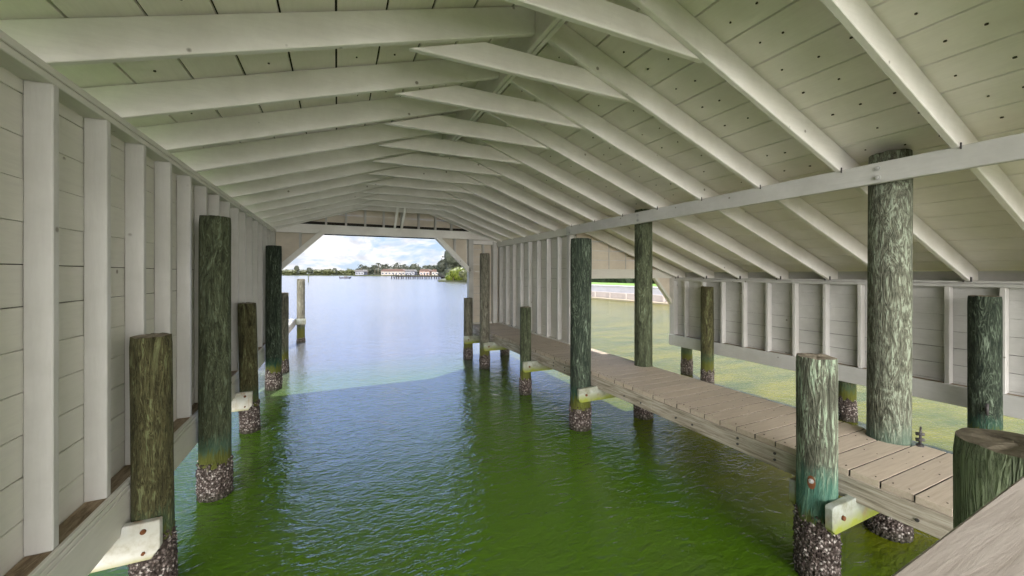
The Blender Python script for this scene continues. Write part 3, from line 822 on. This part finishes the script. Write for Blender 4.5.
# boat
x, y = polar(345.5, 160)
bt = thing('motorboat', 'small grey motorboat out on the bay', 'boat', (x, y, 0), None, -YAW)
MB().prism([(-2.3, .55), (-2.1, -.1), (1.5, -.1), (2.4, .72), (1.2, .62)], -.8, .8, 'y', .08).build('hull', M['boat_hull'], bt)
MB().box(-.5, .6, -.5, .5, .6, 1.05, .06).build('console', M['roofgrey'], bt)
MB().box(-2.55, -2.25, -.2, .2, .1, .9, .05).build('outboard_motor', M['iron'], bt)
x, y = polar(308.5, 92); st = MB().tube((0, 0, -1), (0, 0, .0), .09, n=8).tube((0, 0, 0), (0, 0, .25), .09, .09, 8)
st.tube((0, 0, .25), (0, 0, 2.0), .085, .075, 8); tag(st.build('channel_stake', M['pile_dark'], loc=(x, y, 0)), 'thin dark stake standing in the open bay', 'stake')
x, y = polar(444.3, 190)
ms = thing('radio_mast', 'thin grey mast rising behind the trees right of the bay', 'mast', (x, y, .3))
MB().tube((0, 0, -.5), (0, 0, 9.0), .16, .10, 8).build('pole', M['roofgrey'], ms)
MB().tube((-.5, 0, 7.6), (.5, 0, 7.6), .05, n=6).build('crossarm', M['roofgrey'], ms)

# ------------------------------------------------------------------ light
SKY_BASE, SKY_BACK, SKY_TOP, SUN, EXPO = .60, 9.0, .5, 4.0, .88
wd = bpy.data.worlds.new('sky'); S.world = wd; wd.use_nodes = True; t = wd.node_tree; t.nodes.clear()
def N(ty, **k):
    n = t.nodes.new(ty)
    for a, v in k.items(): setattr(n, a, v)
    return n
out = N('ShaderNodeOutputWorld'); bg = N('ShaderNodeBackground'); t.links.new(bg.outputs[0], out.inputs[0])
tc = N('ShaderNodeTexCoord'); sp = N('ShaderNodeSeparateXYZ'); t.links.new(tc.outputs['Generated'], sp.inputs[0])
def ramp(fac, stops):
    n = N('ShaderNodeValToRGB'); t.links.new(fac, n.inputs[0]); e = n.color_ramp.elements
    while len(e) < len(stops): e.new(.5)
    for q, (p, c) in zip(e, stops): q.position = p; q.color = (*c, 1)
    return n.outputs[0]
blue = ramp(sp.outputs[2], [(0, (.62, .74, .88)), (.11, (.50, .70, .95)), (.19, (1.0, 1.42, 2.75)), (.48, (1.0, 1.42, 2.75)), (.62, (.28, .44, .85)), (1, (.14, .32, .72))])
side = ramp(sp.outputs[2], [(0, (.62, .74, .88)), (.12, (.38, .52, .74)), (.4, (.24, .38, .64)), (1, (.14, .28, .58))])
at = N('ShaderNodeMath', operation='ARCTAN2'); t.links.new(sp.outputs[0], at.inputs[0]); t.links.new(sp.outputs[1], at.inputs[1])
a1 = N('ShaderNodeMath', operation='SUBTRACT'); t.links.new(at.outputs[0], a1.inputs[0]); a1.inputs[1].default_value = .14
a2 = N('ShaderNodeMath', operation='ABSOLUTE'); t.links.new(a1.outputs[0], a2.inputs[0])
fr_ = N('ShaderNodeMapRange', interpolation_type='SMOOTHSTEP'); t.links.new(a2.outputs[0], fr_.inputs[0])
for i_, q_ in enumerate((.26, .48, 1, 0)): fr_.inputs[i_ + 1].default_value = q_
bm2 = N('ShaderNodeMix', data_type='RGBA'); t.links.new(fr_.outputs[0], bm2.inputs[0]); t.links.new(side, bm2.inputs[6]); t.links.new(blue, bm2.inputs[7]); blue = bm2.outputs[2]
mp = N('ShaderNodeMapping'); mp.inputs['Scale'].default_value = (1, 1, 2.6); mp.inputs['Location'].default_value = (3.3, 1.7, .4); t.links.new(tc.outputs['Generated'], mp.inputs[0])
nz = N('ShaderNodeTexNoise'); nz.inputs['Scale'].default_value = 7.5; nz.inputs['Detail'].default_value = 7; nz.inputs['Roughness'].default_value = .58; nz.inputs['Distortion'].default_value = .3
t.links.new(mp.outputs[0], nz.inputs['Vector'])
cl = ramp(nz.outputs['Fac'], [(.45, (0, 0, 0)), (.55, (1, 1, 1))])
nz2 = N('ShaderNodeTexNoise'); nz2.inputs['Scale'].default_value = 16; nz2.inputs['Detail'].default_value = 5
t.links.new(mp.outputs[0], nz2.inputs['Vector'])
cc = ramp(nz2.outputs['Fac'], [(.34, (.74, .76, .84)), (.50, (1.0, 1.0, 1.0))])
thin = N('ShaderNodeMapRange'); t.links.new(sp.outputs[2], thin.inputs[0])
for i_, q_ in enumerate((.14, .22, 1, .22)): thin.inputs[i_ + 1].default_value = q_
cm = N('ShaderNodeMath', operation='MULTIPLY'); t.links.new(cl, cm.inputs[0]); t.links.new(thin.outputs[0], cm.inputs[1]); cl = cm.outputs[0]
mx = N('ShaderNodeMix', data_type='RGBA'); t.links.new(cl, mx.inputs[0]); t.links.new(blue, mx.inputs[6]); t.links.new(cc, mx.inputs[7])
mw = N('ShaderNodeMix', data_type='RGBA'); t.links.new(mx.outputs[2], mw.inputs[6]); mw.inputs[7].default_value = (1, .955, .90, 1)
bk = N('ShaderNodeMapRange', interpolation_type='SMOOTHSTEP'); t.links.new(sp.outputs[1], bk.inputs[0])
for i_, q_ in enumerate((.2, -.3, 0, .9)): bk.inputs[i_ + 1].default_value = q_
t.links.new(bk.outputs[0], mw.inputs[0]); t.links.new(mw.outputs[2], bg.inputs[0])
# brightness added behind the camera and overhead as interior fill, dimmer over the bay
def wm(op, a, b):
    n = N('ShaderNodeMath', operation=op)
    for i, v in enumerate((a, b)):
        if hasattr(v, 'links'): t.links.new(v, n.inputs[i])
        else: n.inputs[i].default_value = v
    return n.outputs[0]
def wr_(v, a, b, c, d):
    n = N('ShaderNodeMapRange', interpolation_type='SMOOTHSTEP'); t.links.new(v, n.inputs[0])
    for i, q in enumerate((a, b, c, d)): n.inputs[i + 1].default_value = q
    return n.outputs[0]
low = wr_(sp.outputs[2], .75, .15, .12, 1)
behind = wm('MULTIPLY', wr_(sp.outputs[0], .45, -.3, .3, 1.2), wm('MULTIPLY', wr_(sp.outputs[1], -.45, -.95, 0, SKY_BACK), low))
over = wr_(sp.outputs[2], .30, .75, 0, SKY_TOP)
t.links.new(wm('ADD', wm('ADD', behind, over), SKY_BASE), bg.inputs[1])

sun = bpy.data.lights.new('sun', 'SUN'); sun.energy = SUN; sun.angle = R(.6); sun.color = (1, .95, .86)
so = bpy.data.objects.new('sun', sun); COL.objects.link(so)
sdir = Vector((.16, .58, .74)).normalized()
so.rotation_euler = sdir.to_track_quat('Z', 'Y').to_euler()

vs_ = S.view_settings
S.display_settings.display_device = 'sRGB'
vs_.view_transform = 'Standard'; vs_.look = 'None'; vs_.gamma = 1; vs_.use_curve_mapping = False; vs_.exposure = EXPO
S.cycles.use_denoising = True
S.cycles.max_bounces = 10; S.cycles.diffuse_bounces = 7; S.cycles.glossy_bounces = 5
